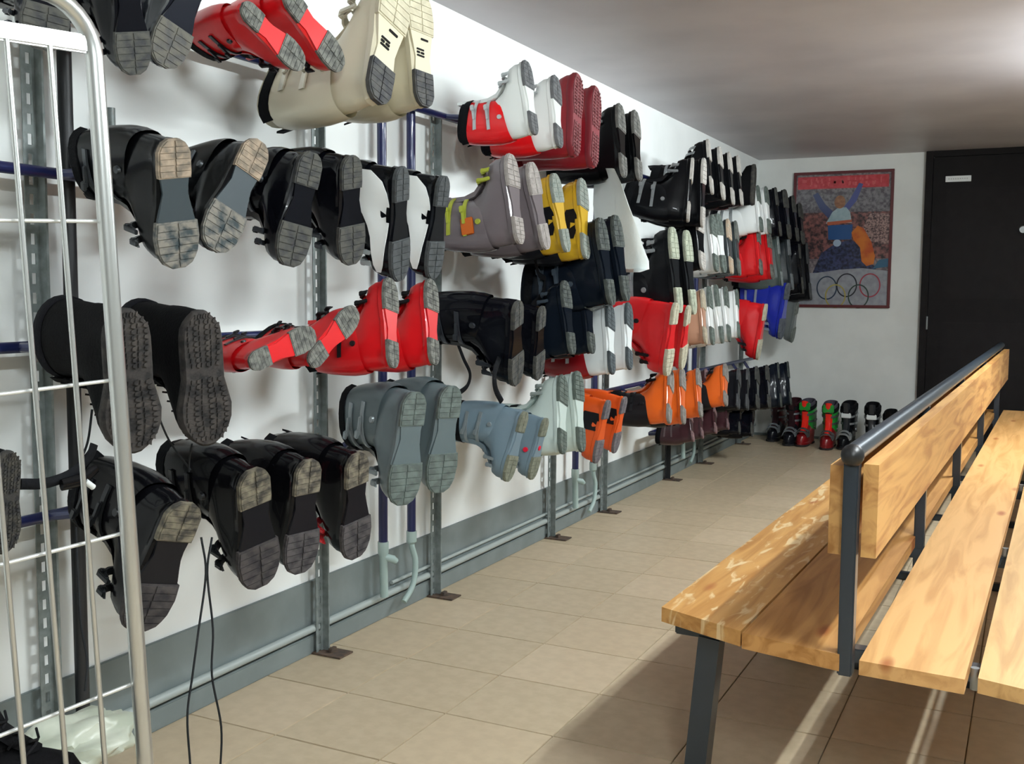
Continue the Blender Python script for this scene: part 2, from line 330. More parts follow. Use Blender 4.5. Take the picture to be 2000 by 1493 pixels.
def build_ski(side):
    D = {}
    bm = bmesh.new()
    skin(bm, [ring(bm, .011, .008, .302, 0, 0, foot=.86), ring(bm, .016, .002, .309, 0, 0, foot=1.0), ring(bm, .030, 0, .31, 0, 0, foot=1.0), ring(bm, .033, .004, .304, 0, 0, foot=.93),
              ring(bm, .055, .003, .303, .040, .046, foot=.97), ring(bm, .078, .002, .293, .041, .046, e=.72), ring(bm, .098, .004, .268, .042, .045, -.10), ring(bm, .115, .004, .24, .043, .043, -.18),
              ring(bm, .135, .004, .208, .044, .040, -.2), ring(bm, .165, .008, .182, .043, .038, -.1), ring(bm, .19, .014, .172, .042, .038)], True, True)
    D['shell'] = (bm, 'shell', True)
    bm = bmesh.new()                              # cuff: open tube with wall thickness
    o = [(.112, -.003, .150, .046, .046, .16), (.125, -.006, .172, .048, .047, .0), (.16, -.004, .180, .050, .048, -.05), (.20, .004, .183, .053, .049, -.08), (.24, .014, .190, .056, .051, -.15), (.275, .026, .199, .058, .053, -.22), (.288, .031, .202, .058, .053, -.25)]
    R = [ring(bm, *p[:5], tilt=p[5]) for p in o] + [ring(bm, *p[:5], tilt=p[5], off=-.005) for p in o[::-1][:4]]
    skin(bm, R); D['cuff'] = (bm, 'cuff', True)
    bm = bmesh.new()
    o = [(.22, .012, .180, .049, .045, -.1), (.28, .032, .194, .051, .047, -.25), (.315, .042, .203, .053, .049, -.25), (.325, .045, .205, .052, .048, -.25)]
    R = [ring(bm, *p[:5], tilt=p[5]) for p in o] + [ring(bm, .328, .045, .205, .052, .048, tilt=-.25, off=-.008), ring(bm, .318, .042, .203, .052, .048, tilt=-.25, off=-.013), ring(bm, .18, .02, .175, .045, .042, off=-.018), ring(bm, .10, .02, .175, .045, .042, off=-.022)]
    skin(bm, R, False, True); D['liner'] = (bm, 'liner', True)
    bm = bmesh.new()                              # tongue running up the instep
    rs = []
    for x, z, hw, t in ((.262, .100, .018, .004), (.232, .120, .024, .008), (.200, .150, .026, .010), (.190, .19, .027, .010), (.194, .24, .028, .010), (.206, .30, .027, .009), (.212, .335, .024, .006)):
        rs.append([bm.verts.new((x+dx, y, z+dx*.3)) for y, dx in ((-hw, -.012), (-hw*.6, t*.7), (0, t), (hw*.6, t*.7), (hw, -.012))])
    for a, b in zip(rs, rs[1:]):
        for i in range(4): bm.faces.new((a[i], a[i+1], b[i+1], b[i]))
        bm.faces.new((a[4], a[0], b[0], b[4]))
    bm.faces.new(rs[0]); bm.faces.new(rs[-1][::-1]); D['tongue'] = (bm, 'tongue', True)
    for nm, x0, x1 in (('heel_lug', .0, .092), ('toe_lug', .195, .31)):
        bm = bmesh.new(); o = outline(x0, x1, n=10)
        prism(bm, o, .004, .0145)
        n = 6
        for i in range(n):
            a = x0+.004+(x1-x0-.006)*i/n; b = a+(x1-x0)/n*.86
            for sy in (-1, 1):
                h0, h1 = wprof(a)-.003, wprof(b)-.003
                prism(bm, [(a, sy*.0015), (b, sy*.003), (b, sy*h1), (a, sy*h0)][::sy], .0015, .005)
        D[nm] = (bm, 'lug', False)
    bm = bmesh.new(); prism(bm, outline(.090, .197, n=5, inset=.004), .006, .013); D['sole_arch'] = (bm, 'arch', False)
    # straps, buckles
    def cuffband(z, xb, xf, hb, hf, tilt, hw, off, a0=-2.3, a1=2.3, n=18):
        bm = bmesh.new(); rows = []
        cx = (xb+xf)/2
        for i in range(n+1):
            a = a0+(a1-a0)*i/n; c, s = math.cos(a), math.sin(a)
            def P(o_, dz): 
                x = cx+((xf-xb)/2+o_)*spow(c, .78); k = max(0, min(1, (x-xb)/(xf-xb)))
                return bm.verts.new((x, (hb+(hf-hb)*k+o_)*spow(s, .78), z+dz+tilt*(x-cx)))
            rows.append([P(off, -hw), P(off+.0045, -hw), P(off+.0045, hw), P(off, hw)])
        for a, b in zip(rows, rows[1:]):
            for i in range(4): bm.faces.new((a[i], a[(i+1) % 4], b[(i+1) % 4], b[i]))
        bm.faces.new(rows[0]); bm.faces.new(rows[-1][::-1]); return bm
    D['power_strap'] = (cuffband(.293, .032, .203, .056, .052, -.25, .015, .0005, -2.9, 2.9), 'strap', True)
    B = []
    for z, tl, hw in ((.185, -.06, .007), (.245, -.16, .007)):
        k = (z-.16)/(.275-.16); xb = -.004+k*.03; xf = .18+k*.019; hb = .05+k*.008; hf = .048+k*.005
        bm = cuffband(z, xb, xf, hb, hf, tl, hw, .001, -1.9, 1.9, 14)
        lv = bmesh.new(); x = (xb+xf)/2+.03
        box(lv, (x-.028, side*(hf+.006), z-.006), (x+.026, side*(hf+.012), z+.006), .002)
        box(lv, (x+.010, side*(hf+.010), z-.009), (x+.034, side*(hf+.017), z+.009), .003)
        B.append((bm, lv))
    for x, zt in ((.232, .128), (.262, .108)):
        bm = bmesh.new(); rows = []; n = 12
        for i in range(n+1):
            a = .25+(PI-.5)*i/n; hw = .007
            def Q(o_, dx): return bm.verts.new((x+dx, (.046+o_)*spow(math.cos(a), .8), .052+(zt-.052+o_)*spow(math.sin(a), .8) - dx*.55))
            rows.append([Q(.002, -hw), Q(.0065, -hw), Q(.0065, hw), Q(.002, hw)])
        for a, b in zip(rows, rows[1:]):
            for i in range(4): bm.faces.new((a[i], a[(i+1) % 4], b[(i+1) % 4], b[i]))
        bm.faces.new(rows[0]); bm.faces.new(rows[-1][::-1])
        lv = bmesh.new(); box(lv, (x-.006, side*.047, .070), (x+.006, side*.054, zt-.012), .002); box(lv, (x-.009, side*.036, zt-.020), (x+.009, side*.050, zt-.004), .003)
        B.append((bm, lv))
    for o, p in zip(['buckle_strap']*4, B): D.setdefault('buckles', []).append(p)
    # pivot rivets
    bm = bmesh.new()
    tube(bm, [(.095, side*.046, .135), (.095, side*.053, .135)], [.011, .009], 12)
    D['pivot'] = (bm, 'pivot', True)
    return D
def build_soft(side):
    D = {}
    bm = bmesh.new()
    skin(bm, [ring(bm, .022, .004, .304, 0, 0, foot=.97, soft=True), ring(bm, .050, .0, .305, 0, 0, foot=.95, soft=True), ring(bm, .075, 0, .297, .044, .050, e=.8), ring(bm, .10, .0, .272, .046, .048, -.08, e=.85),
              ring(bm, .125, .002, .235, .047, .046, -.15, e=.9), ring(bm, .155, .006, .20, .046, .045, -.15, e=.95), ring(bm, .19, .008, .185, .048, .047, -.1, e=.95), ring(bm, .24, .010, .188, .053, .052, 0, e=.95),
              ring(bm, .29, .012, .196, .057, .056, 0, e=.95), ring(bm, .33, .012, .203, .059, .058, 0, e=.95), ring(bm, .345, .014, .202, .057, .056, 0, e=.95), ring(bm, .345, .016, .200, .055, .054, 0, e=.95, off=-.008),
              ring(bm, .25, .014, .188, .053, .05, 0, e=.95, off=-.014), ring(bm, .12, .014, .188, .05, .048, 0, e=.95, off=-.014)], True, True)
    D['upper'] = (bm, 'shell', True)
    bm = bmesh.new()
    skin(bm, [ring(bm, .006, .004, .306, 0, 0, foot=.96, soft=True), ring(bm, .012, -.002, .312, 0, 0, foot=1.04, soft=True), ring(bm, .026, -.003, .313, 0, 0, foot=1.06, soft=True), ring(bm, .032, .001, .309, 0, 0, foot=1.0, soft=True)], True, True)
    D['sole'] = (bm, 'lug', True)
    bm = bmesh.new(); x = .006
    while x < .298:
        w = min(wprof(x, True), wprof(x+.009, True))-.007; n = 6; skip = .118 < x < .145
        for k in range(n):
            if skip: continue
            y0 = -w+2*w*k/n; y1 = y0+2*w/n*.78; sh = .003*((k % 2)*2-1)
            prism(bm, [(x+sh, y0), (x+.0075-sh, y0+.001), (x+.0075+sh*.3, y1), (x-sh*.3, y1-.001)], .0025, .008)
        x += .0122
    D['tread'] = (bm, 'tread', False)
    bm = bmesh.new()
    for i, (x, z) in enumerate(((.245, .108), (.225, .128), (.207, .150), (.196, .178), (.196, .21), (.200, .245), (.206, .28))):
        hw = .026
        for s in (-1, 1): tube(bm, [(x-.012, s*hw, z-.004), (x+.004, s*.010, z+.006), (x+.008, -s*.004, z+.012), (x+.002, -s*hw, z+.02)], .0022, 6)
    D['laces'] = (bm, 'laces', True)
    bm = bmesh.new(); rs = []
    for x, z, hw, t in ((.25, .105, .020, .006), (.228, .126, .024, .007), (.206, .155, .026, .007), (.196, .20, .027, .006), (.204, .27, .030, .006), (.214, .345, .030, .004), (.218, .37, .024, .002)):
        rs.append([bm.verts.new((x+dx, y, z)) for y, dx in ((-hw, -.010), (-hw*.6, t*.6), (0, t), (hw*.6, t*.6), (hw, -.010))])
    for a, b in zip(rs, rs[1:]):
        for i in range(4): bm.faces.new((a[i], a[i+1], b[i+1], b[i]))
        bm.faces.new((a[4], a[0], b[0], b[4]))
    bm.faces.new(rs[0]); bm.faces.new(rs[-1][::-1]); D['tongue'] = (bm, 'cuff', True)
    bm = bmesh.new()                            # stitched collar band
    skin(bm, [ring(bm, .300, .012, .199, .0575, .0565, e=.95, off=.001), ring(bm, .304, .012, .199, .0575, .0565, e=.95, off=.004), ring(bm, .334, .012, .203, .059, .058, e=.95, off=.004), ring(bm, .338, .012, .203, .059, .058, e=.95, off=.001)])
    D['collar'] = (bm, 'strap', True)
    return D
def boot_meshes(kind, side):
    k = (kind, side)
    if k not in ME:
        D = (build_ski if kind == 'ski' else build_soft)(side); out = {}
        for nm, v in D.items():
            if nm == 'buckles': out[nm] = [(to_mesh(a, 'buckle', True), to_mesh(b, 'lever', True)) for a, b in v]
            else: out[nm] = (to_mesh(v[0], nm, v[2]), v[1])
        ME[k] = out
    return ME[k]
def plas(c, rough=.28):
    m = mat('plastic_'+c, c, rough, coat=.12)
    if max(int(c[i:i+2], 16) for i in (0, 2, 4)) < 0x30: m.node_tree.nodes['Principled BSDF'].inputs['Specular IOR Level'].default_value = .10; m.node_tree.nodes['Principled BSDF'].inputs['Coat Weight'].default_value = .16
    return m
def dull(c):
    m = mat('fabric_'+c, c, .85, bump=.4, scale=160); m.node_tree.nodes['Principled BSDF'].inputs['Specular IOR Level'].default_value = .12; return m
def rub(c, c2=None): return mat('rubber_%s_%s' % (c, c2), c, .85, col2=c2, scale=42, bump=.8, detail=8) if c2 else mat('rubber_'+c, c, .85, bump=.3, scale=80)
#  scheme: shell, cuff, liner, tongue, buckle, lug, lug2, arch
def scheme(shell='0d0e11', cuff=None, liner='15161a', tongue=None, buckle='5c6266', lug='363736', lug2='45443f', arch=None, gloss=.28, heel=None):
    cuff = cuff or shell
    return dict(shell=plas(shell, gloss), cuff=plas(cuff, gloss), liner=dull(liner), tongue=plas(tongue or cuff, gloss), buckle=mat('buckle_'+buckle, buckle, .35, .5), lug=rub(lug, lug2),
                heel=rub(*(heel or (lug, lug2))), arch=plas(arch or shell, .5), strap=dull('101114'), pivot=mat('buckle_'+buckle, buckle, .35, .5), laces=dull('18181a'), tread=rub(lug, lug2))
def soft_scheme(c='08080a', lug='232323', lug2='47443f', strap='15151a', cuff=None):
    s = scheme(c, lug=lug, lug2=lug2); s['shell'] = dull(c); s['cuff'] = dull(cuff or c); s['strap'] = dull(strap); return s
NBOOT = [0]
def fill_boot(root, kind, sc, side, detail=True):
    for nm, v in boot_meshes(kind, side).items():
        if nm == 'buckles':
            for a, b in v:
                s = link('buckle', a, sc['buckle'], root)
                if detail: link('lever', b, sc['buckle'], s)
        else:
            key = 'heel' if nm == 'heel_lug' else v[1]
            if not detail and nm in ('pivot', 'laces'): continue
            o = link(nm, v[0], sc[key], root)
            if nm in ('tread', 'laces'): o['kind'] = 'stuff'
def side_panel(root, M, prof, m, name='side_panel', off=.0055):
    q = 1 if (M.to_3x3() @ Vector((0, 1, 0))).y < 0 else -1
    bm = bmesh.new(); rows = []
    for x, z0, z1 in prof:
        wv = wprof(x)
        rows.append([bm.verts.new((x, q*(wv+.0015 if z < .06 else max(.040, wv*.93)+off), z)) for z in (z0, z0+(z1-z0)*.33, z0+(z1-z0)*.66, z1)])
    for a, b in zip(rows, rows[1:]):
        for i in range(3): bm.faces.new((a[i], a[i+1], b[i+1], b[i]))
    bmesh.ops.recalc_face_normals(bm, faces=bm.faces); bmesh.ops.solidify(bm, geom=bm.faces[:], thickness=.003)
    return obj(name, bm, m, root, True)
def hang(kind, h, t, sc, label, group=None, xh=-1.62, xt=None, row=None, yaw=0, detail=True, wid=1.0, hgt=1.0, name=None, lmax=.345):
    if xt is None: xt = xh-.05 if kind == 'ski' else xh-.02
    Hp = at_x(h[0], h[1], xh); Tp = at_x(t[0], t[1], xt); tv = Tp-Hp; L = tv.length
    if not detail: yaw += random.uniform(-.12, .12); hgt *= random.uniform(.9, 1.08); wid *= random.uniform(.95, 1.1)
    if L > lmax-.02:                                   # a far boot: keep its height, cut the doubtful depth component
        dz2 = tv.x**2 + tv.z**2; Lt = max(lmax-.03, min(lmax, math.sqrt(dz2)*1.02))
        dy = math.copysign(math.sqrt(max(0, Lt*Lt-dz2)), tv.y); mid = (Hp+Tp)/2
        tv = Vector((tv.x, dy, tv.z)); Hp = mid - tv/2; L = tv.length
    tv.normalize()
    NBOOT[0] += 1
    if not .235 < L < .365: print('BOOT LEN %.3f' % L, label)
    d = Vector((-1, yaw, 0)); u = (d - tv*d.dot(tv)).normalized(); wv = u.cross(tv)
    s = L/.31
    hgt = min(hgt, (Hp.x+1.985)/(.352*s*max(.3, -u.x)))
    M = Matrix.Translation(Hp) @ Matrix((tv, wv, u)).transposed().to_4x4() @ Matrix.Diagonal((s, s*wid, s*hgt, 1))
    root = empty(name or ('ski_boot' if kind == 'ski' else 'snow_boot'), label=label, cat='boot', group=group, mx=M)
    side = 1 if wv.y < 0 else -1
    fill_boot(root, kind, sc, side, detail)
    op = M @ Vector((.115, 0, .20))
    if row is not None:
        op.x = max(op.x, WX+.16); peg(op, row)
    return root, M
# ================================================================ BOOTS ON THE RACK
R1, R2, R3, R4 = ROWZ
BK = scheme('08080a', liner='0c0d0f', lug='3c3e3d', lug2='55534e')
BKN = scheme('0b0c12', liner='101114', buckle='3c4148', lug='2f3133', lug2='4a4a45', gloss=.2)
NAVY = scheme('10161f', liner='14181f', buckle='4a5662', lug='2c3232', lug2='4a504c', gloss=.2)
RED = scheme('cc1018', liner='1a1416', buckle='1b1b1e', lug='474845', lug2='72736d', gloss=.35)
DRED = scheme('c8141c', liner='151517', buckle='1b1b1e', lug='b8b4a0', lug2='a8a490', gloss=.35)
CREAM = scheme('d6cfb6', liner='b6b09a', buckle='c9c4b4', lug='cfc8b0', lug2='bfb8a0', heel=('34353a', '50504e'), gloss=.4)
WHT = scheme('e4e8e6', cuff='e01018', liner='15161a', tongue='d8dcda', buckle='b9bec0', lug='55575a', lug2='6b6c6e')
WHT2 = scheme('e6e9e8', liner='2a2b2e', buckle='a9aeb0', lug='4c5450', lug2='66706a')
GREYB = scheme('6c6468', liner='2a282a', buckle='b8c04a', lug='a39c98', lug2='8e8884', gloss=.2)
YEL = scheme('c9a22a', cuff='1c1d22', liner='15161a', buckle='888a8c', lug='79827c', lug2='8b9088')
BWH = scheme('0f1115', liner='101114', buckle='a8aeb0', lug='34383a', lug2='44484a', gloss=.2)
SILV = scheme('5f6d71', cuff='566468', tongue='14161a', liner='15161a', buckle='8d9699', lug='6a7672', lug2='525c58', gloss=.3)
BLUG = scheme('708490', liner='2c3440', buckle='9aa4a8', lug='666a5c', lug2='7a7c6c', gloss=.3)
ORG = scheme('d9541a', cuff='d9541a', liner='1a1b1e', tongue='1a1b1e', buckle='232427', lug='55535a', lug2='6b6466')
ORD = scheme('d9601e', cuff='1c1a1c', liner='151517', tongue='d9601e', buckle='232427', lug='77736e', lug2='8a8580')
MARO = soft_scheme('7a1420', lug='6d3a40', lug2='8a5a5e', strap='5a0f18'); MARO['shell'] = mat('maroon_leather', '8a1622', .35, coat=.3); MARO['sole_x'] = 0
MARO['lug'] = mat('maroon_rubber', '7a1c28', .5); MARO['tread'] = rub('8a5458', '6a3438')
BUCKLED = scheme('111216', liner='0f1013', buckle='c9cccc', lug='3a3c3e', lug2='4a4c4e')
DKP = scheme('3a2024', liner='151517', buckle='6a5a5c', lug='8a6a6a', lug2='6a5456')
TAN = scheme('b88a70', cuff='d8cdb8', liner='332c2a', buckle='8a8078', lug='b8ae98', lug2='a09684')
BLUE = scheme('1a2a9a', liner='10131c', buckle='9aa4b8', lug='444a54', lug2='5a6068')
SOLED = scheme('08090b', liner='0c0d0f', buckle='8a8e90', lug='52524f', lug2='6e6d69')
SOLEW = scheme('0d0e11', liner='101114', buckle='8a8e90', lug='a09c98', lug2='b4b0aa')
GSOLE = scheme('15171a', liner='101114', buckle='9a9ea0', lug='a6ab98', lug2='8e9484')
MUDDY = scheme('08090b', liner='0c0d0f', buckle='4a4e52', lug='303b3f', lug2='7c7870', arch='2c383e', heel=('a08f7c', '6f665a'))
SNOWB = soft_scheme('070709', lug='141213', lug2='3a3532'); SNOWB2 = soft_scheme('060608', lug='1c1c1e', lug2='3c3934', strap='0b0b0d')
LOWS = scheme('0c0c0f', liner='141316', buckle='26282b', lug='211f23', lug2='413c3c', arch='141418', heel=('77705f', '35322d'), gloss=.22)
LOWR = scheme('0c0c0f', cuff='100f12', liner='9a9a98', buckle='c83038', lug='262428', lug2='4a4647', arch='161519', heel=('7a7363', '38342f'), gloss=.25)

# --- top row
hang('ski', (118, -140), (82, 98), BKN, 'black boot at the far left of the top row, behind the cage bar', row=R1, xh=-1.56, wid=1.3, yaw=.3)
hang('ski', (250, -88), (266, 147), BKN, 'shiny blue-black boot hanging toe-down just right of the cage top', row=R1, xh=-1.60, wid=1.15, yaw=.25)
hang('ski', (402, -78), (318, 128), scheme('1a1c24', buckle='3c4148', lug='4c4c4c', lug2='626058', gloss=.15), 'glossy dark grey boot slanting toe-down left of the red boots, top row', row=R1, xh=-1.62, wid=1.15, yaw=.2)
hang('ski', (476, 10), (596, 128), RED, 'red boot on its side in the top row, left of its pair', 'top row red boots', row=R1, xh=-1.64, xt=-1.62, yaw=.15)
hang('ski', (560, -18), (672, 132), RED, 'red boot on its side in the top row, touching the cream boots', 'top row red boots', row=R1, xh=-1.64, xt=-1.62, yaw=.1)
for hh, tt, lb in (((714, 188), (808, -25), 'cream boot pointing up in the top row, touching the red boots'), ((834, 207), (822, -20), 'cream boot pointing up in the top row, right of its pair')):
    r, M = hang('ski', hh, tt, CREAM, lb, 'cream boots of the top row', row=R1, xh=-1.54, xt=-1.58, hgt=1.0, yaw=.2, lmax=.42)
    
    for x0, x1, y0, y1 in ((.130, .134, -.022, .004), (.138, .143, -.022, -.012), (.138, .143, -.007, .004), (.147, .151, -.022, .004), (.176, .181, -.004, .022)): obj('sole_marking', newbox((x0, y0, .003), (x1, y1, .0075)), plas('1b1b1e'), r)
hang('ski', (1048, 262), (1030, 118), WHT, 'white boot with a red cuff in the top row, left of its pair', 'white and red boots of the top row', row=R1, xh=-1.62)
hang('ski', (1096, 287), (1088, 148), WHT, 'white boot with a red cuff in the top row, beside the maroon boots', 'white and red boots of the top row', row=R1, xh=-1.62)
hang('soft', (1134, 307), (1128, 140), MARO, 'maroon boot in the top row, left of its pair', 'maroon boots of the top row', row=R1, xh=-1.62)
hang('soft', (1168, 328), (1165, 166), MARO, 'maroon boot in the top row, right of its pair, beside black boots', 'maroon boots of the top row', row=R1, xh=-1.62)
hang('ski', (1222, 345), (1214, 203), SOLED, 'black boot in the top row right after the maroon boots', 'black boots after the maroon pair', row=R1)
hang('ski', (1252, 352), (1244, 216), SOLED, 'second black boot in the top row after the maroon boots', 'black boots after the maroon pair', row=R1)
hang('ski', (1330, 430), (1372, 316), SOLEW, 'black boot with pale lugs slanting in the top row, left of its pair', 'slanting black boots of the top row', row=R1, yaw=-.25, xt=-1.62, hgt=1.1)
hang('ski', (1352, 440), (1400, 318), SOLEW, 'black boot with pale lugs slanting in the top row, right of its pair', 'slanting black boots of the top row', row=R1, yaw=-.1, xt=-1.62)
hang('ski', (1392, 378), (1388, 274), SOLEW, 'tallest black boot of the top row, its toe nearly at the ceiling line', row=R1, detail=False)
FB = 'far black boots of the top row'
hang('ski', (1410, 388), (1414, 290), SOLEW, 'black boot in the far top row, just right of the tallest one', FB, row=R1, detail=False)
hang('ski', (1430, 398), (1432, 300), SOLEW, 'black boot with a pale lug in the far top row, third from the tallest one', FB, row=R1, detail=False)
hang('ski', (1448, 400), (1448, 306), SOLEW, 'black boot with a pale lug in the far top row, fourth from the tallest one', FB, row=R1, detail=False)
hang('soft', (1474, 400), (1478, 322), SNOWB2, 'short all-black boot in the far top row above the white one', row=R1, detail=False, xh=-1.66)
hang('ski', (1488, 452), (1486, 364), WHT2, 'white boot near the far end of the top row, left of its pair', 'far white boots of the top row', row=R1, detail=False)
hang('ski', (1503, 456), (1502, 366), WHT2, 'white boot near the far end of the top row, right of its pair', 'far white boots of the top row', row=R1, detail=False)
for i, (hh, tt, lb) in enumerate((((1523, 460), (1522, 368), 'black boot beside the far white boots of the top row'), ((1540, 466), (1540, 372), 'second black boot beside the far white boots of the top row'), ((1556, 470), (1556, 384), 'black boot in the top row against the poster edge'), ((1568, 476), (1568, 398), 'last black boot of the top row, over the poster'))):
    hang('ski', hh, tt, BKN, lb, 'last black boots of the top row', row=R1, detail=False)
# --- second row
MUD2 = dict(MUDDY); MUD2['liner'] = dull('5c6064')
hang('ski', (342, 272), (352, 525), MUD2, 'big black boot with a mud-stained sole behind the cage post, second row', row=R2, wid=1.2, hgt=1.25, xh=-1.58, yaw=.3)
hang('ski', (512, 276), (418, 488), MUDDY, 'shiny black boot with a pale muddy sole, slanting, second row', row=R2, wid=1.15, xh=-1.60, xt=-1.64, yaw=.25)
hang('ski', (614, 298), (566, 521), BKN, 'black boot with a dark grey sole in the second row, before the first grey post', row=R2, xh=-1.60, wid=1.12, yaw=.25)
hang('ski', (690, 305), (690, 518), BKN, 'glossy black boot in front of the first grey post, second row', row=R2, xh=-1.62, wid=1.1, yaw=.2)
for hh, tt, lb in (((778, 324), (795, 550), 'black and white boot in the second row, left of its pair'), ((872, 344), (848, 546), 'black and white boot in the second row, right of its pair')):
    r, M = hang('ski', hh, tt, BWH, lb, 'black and white boots of the second row', row=R2, xh=-1.60)
    side_panel(r, M, [(.012, .075, .125), (.04, .045, .138), (.07, .030, .138), (.10, .022, .125), (.13, .020, .10), (.16, .022, .084), (.19, .024, .074), (.23, .028, .068), (.265, .034, .062), (.285, .042, .055)], plas('f4f8f8'))
for hh, tt, lb in (((1020, 476), (1000, 300), 'grey-brown boot with yellow buckles in the second row'), ((1072, 487), (1040, 316), 'grey-brown boot in the second row beside the yellow boots')):
    r, M = hang('ski', hh, tt, GREYB, lb, 'grey-brown boots of the second row', row=R2, xh=-1.60)
    if hh[0] < 1050:
        bm = bmesh.new(); q = -1 if (M.to_3x3() @ Vector((0, 1, 0))).y > 0 else 1; box(bm, (.055, q*.053-.003, .15), (.115, q*.053+.003, .20), .003); obj('orange_patch', bm, plas('c8641c'), r)
ya, Ma = hang('ski', (1112, 492), (1085, 338), YEL, 'yellow and black boot in the second row, left of its pair', 'yellow boots of the second row', row=R2, xh=-1.60)
yb, Mb_ = hang('ski', (1152, 505), (1137, 348), YEL, 'yellow and black boot in the second row, right of its pair', 'yellow boots of the second row', row=R2, xh=-1.60)
for a_, b_ in ((ya, Ma), (yb, Mb_)): side_panel(a_, b_, [(.075, .04, .11), (.10, .03, .12), (.13, .022, .10), (.16, .022, .075), (.185, .03, .06)], plas('15161a'), 'dark_panel')
hang('ski', (1182, 596), (1193, 428), NAVY, 'blue-black boot pointing up below the plastic bag, left of its pair', 'blue-black boots by the plastic bag', row=R2, xh=-1.52, xt=-1.58)
hang('ski', (1206, 588), (1227, 424), NAVY, 'blue-black boot pointing up against the plastic bag, right of its pair', 'blue-black boots by the plastic bag', row=R2, xh=-1.52, xt=-1.58)
hang('ski', (1312, 612), (1335, 447), GSOLE, 'black buckled boot with a cream sole right of the plastic bag', 'cream-soled black boots of the second row', row=R2, xh=-1.56)
hang('ski', (1346, 615), (1357, 452), GSOLE, 'second black boot with a cream sole right of the plastic bag', 'cream-soled black boots of the second row', row=R2, xh=-1.56)
hang('ski', (1376, 527), (1368, 410), SOLEW, 'black boot with pale lugs left of the narrow white boots, second row', row=R2, detail=False)
hang('ski', (1400, 530), (1397, 420), WHT2, 'narrow white boot in the middle of the second row, left of its pair', 'white boots of the second row', row=R2, detail=False)
hang('ski', (1412, 532), (1410, 418), WHT2, 'narrow white boot in the middle of the second row, right of its pair', 'white boots of the second row', row=R2, detail=False)
hang('ski', (1432, 535), (1425, 428), scheme('3a4244', buckle='8a9294', lug='b0a898', lug2='c0a890'), 'dark grey boot between the white and the red boots, second row', row=R2, detail=False)
hang('ski', (1447, 538), (1440, 432), scheme('3a4244', buckle='8a9294', lug='707470', lug2='60645f'), 'dark grey boot touching the red boots, second row', row=R2, detail=False)
hang('ski', (1489, 537), (1484, 440), RED, 'red boot far along the second row, left of its pair', 'far red boots of the second row', row=R2, detail=False)
hang('ski', (1504, 545), (1512, 452), RED, 'red boot far along the second row, right of its pair', 'far red boots of the second row', row=R2, detail=False, yaw=-.1)
for hh, tt, lb, sc in (((1522, 560), (1530, 462), 'grey-green boot right after the far red boots, second row', scheme('4a5654', buckle='a9b0b0', lug='8a9290', lug2='70787a')), ((1540, 566), (1552, 462), 'dark grey boot in the second row, left of the poster', scheme('2a3034', buckle='9aa0a0', lug='7a7e80', lug2='60666a')),
                       ((1558, 574), (1575, 468), 'black boot in the second row over the poster edge', BKN), ((1572, 586), (1592, 478), 'last black boot of the second row, over the poster', BUCKLED)):
    hang('ski', hh, tt, sc, lb, 'last boots of the second row', row=R2, detail=False, yaw=-.1)
# --- third row
r1_, M1_ = hang('soft', (252, 607), (268, 887), SNOWB, 'largest black snow boot, third row, behind the cage post', 'black snow boots of the third row', row=R3, xh=-1.58, hgt=1.12, yaw=.38, wid=1.18)
r2_, M2_ = hang('soft', (396, 610), (412, 872), SNOWB, 'large black snow boot in the third row, left of the red boots', 'black snow boots of the third row', row=R3, xh=-1.60, yaw=.38, wid=1.15)
hang('ski', (490, 712), (618, 652), RED, 'red boot lying sideways in the third row, beside the snow boots', 'red boots of the third row', row=R3, xh=-1.66, xt=-1.62, yaw=.35)
hang('ski', (608, 712), (700, 606), RED, 'red boot lying sideways in the third row, second from the snow boots', 'red boots of the third row', row=R3, xh=-1.66, xt=-1.64, yaw=.2)
hang('ski', (772, 718), (765, 543), RED, 'upright red boot in the third row, in front of the first blue pipe', 'red boots of the third row', row=R3, xh=-1.60, wid=.95)
hang('ski', (852, 712), (845, 545), RED, 'upright red boot in the third row, in front of the second blue pipe', 'red boots of the third row', row=R3, xh=-1.60, wid=.95)
rb, Mb = hang('ski', (1010, 590), (1018, 752), BUCKLED and BKN, 'large black boot with dangling straps, third row', row=R3, xh=-1.58, hgt=1.15, wid=1.1)
hang('ski', (1062, 600), (1055, 742), BKN, 'black boot behind the one with dangling straps, third row', row=R3, xh=-1.62)
hang('ski', (1122, 692), (1106, 548), NAVY, 'blue-black boot in the third row beside the thin blue pipe', 'blue-black boots of the third row', row=R3, xh=-1.60)
hang('ski', (1160, 690), (1150, 556), NAVY, 'blue-black boot in the third row, in front of the thin blue pipe', 'blue-black boots of the third row', row=R3, xh=-1.60)
WR = scheme('dfe5e6', cuff='8a1018', liner='15161a', tongue='dfe5e6', buckle='e6e6e6', lug='3c4448', lug2='4c5458')
hang('ski', (1190, 732), (1203, 592), WR, 'white boot with a dark red cuff in the third row, left of its pair', 'white and red boots of the third row', row=R3, xh=-1.58)
hang('ski', (1226, 722), (1238, 592), WR, 'white boot with a dark red cuff in the third row, touching the large red boot', 'white and red boots of the third row', row=R3, xh=-1.58)
hang('ski', (1326, 592), (1305, 735), DRED, 'large red boot with a cream sole in the third row, left of its pair', 'large red boots with cream soles', row=R3, xh=-1.52, xt=-1.56, hgt=1.25, wid=1.05)
hang('ski', (1350, 598), (1334, 722), DRED, 'large red boot with a cream sole in the third row, right of its pair', 'large red boots with cream soles', row=R3, xh=-1.56, hgt=1.1)
hang('ski', (1376, 672), (1380, 566), TAN, 'tan and cream boot between the red and the white boots, third row', row=R3, detail=False)
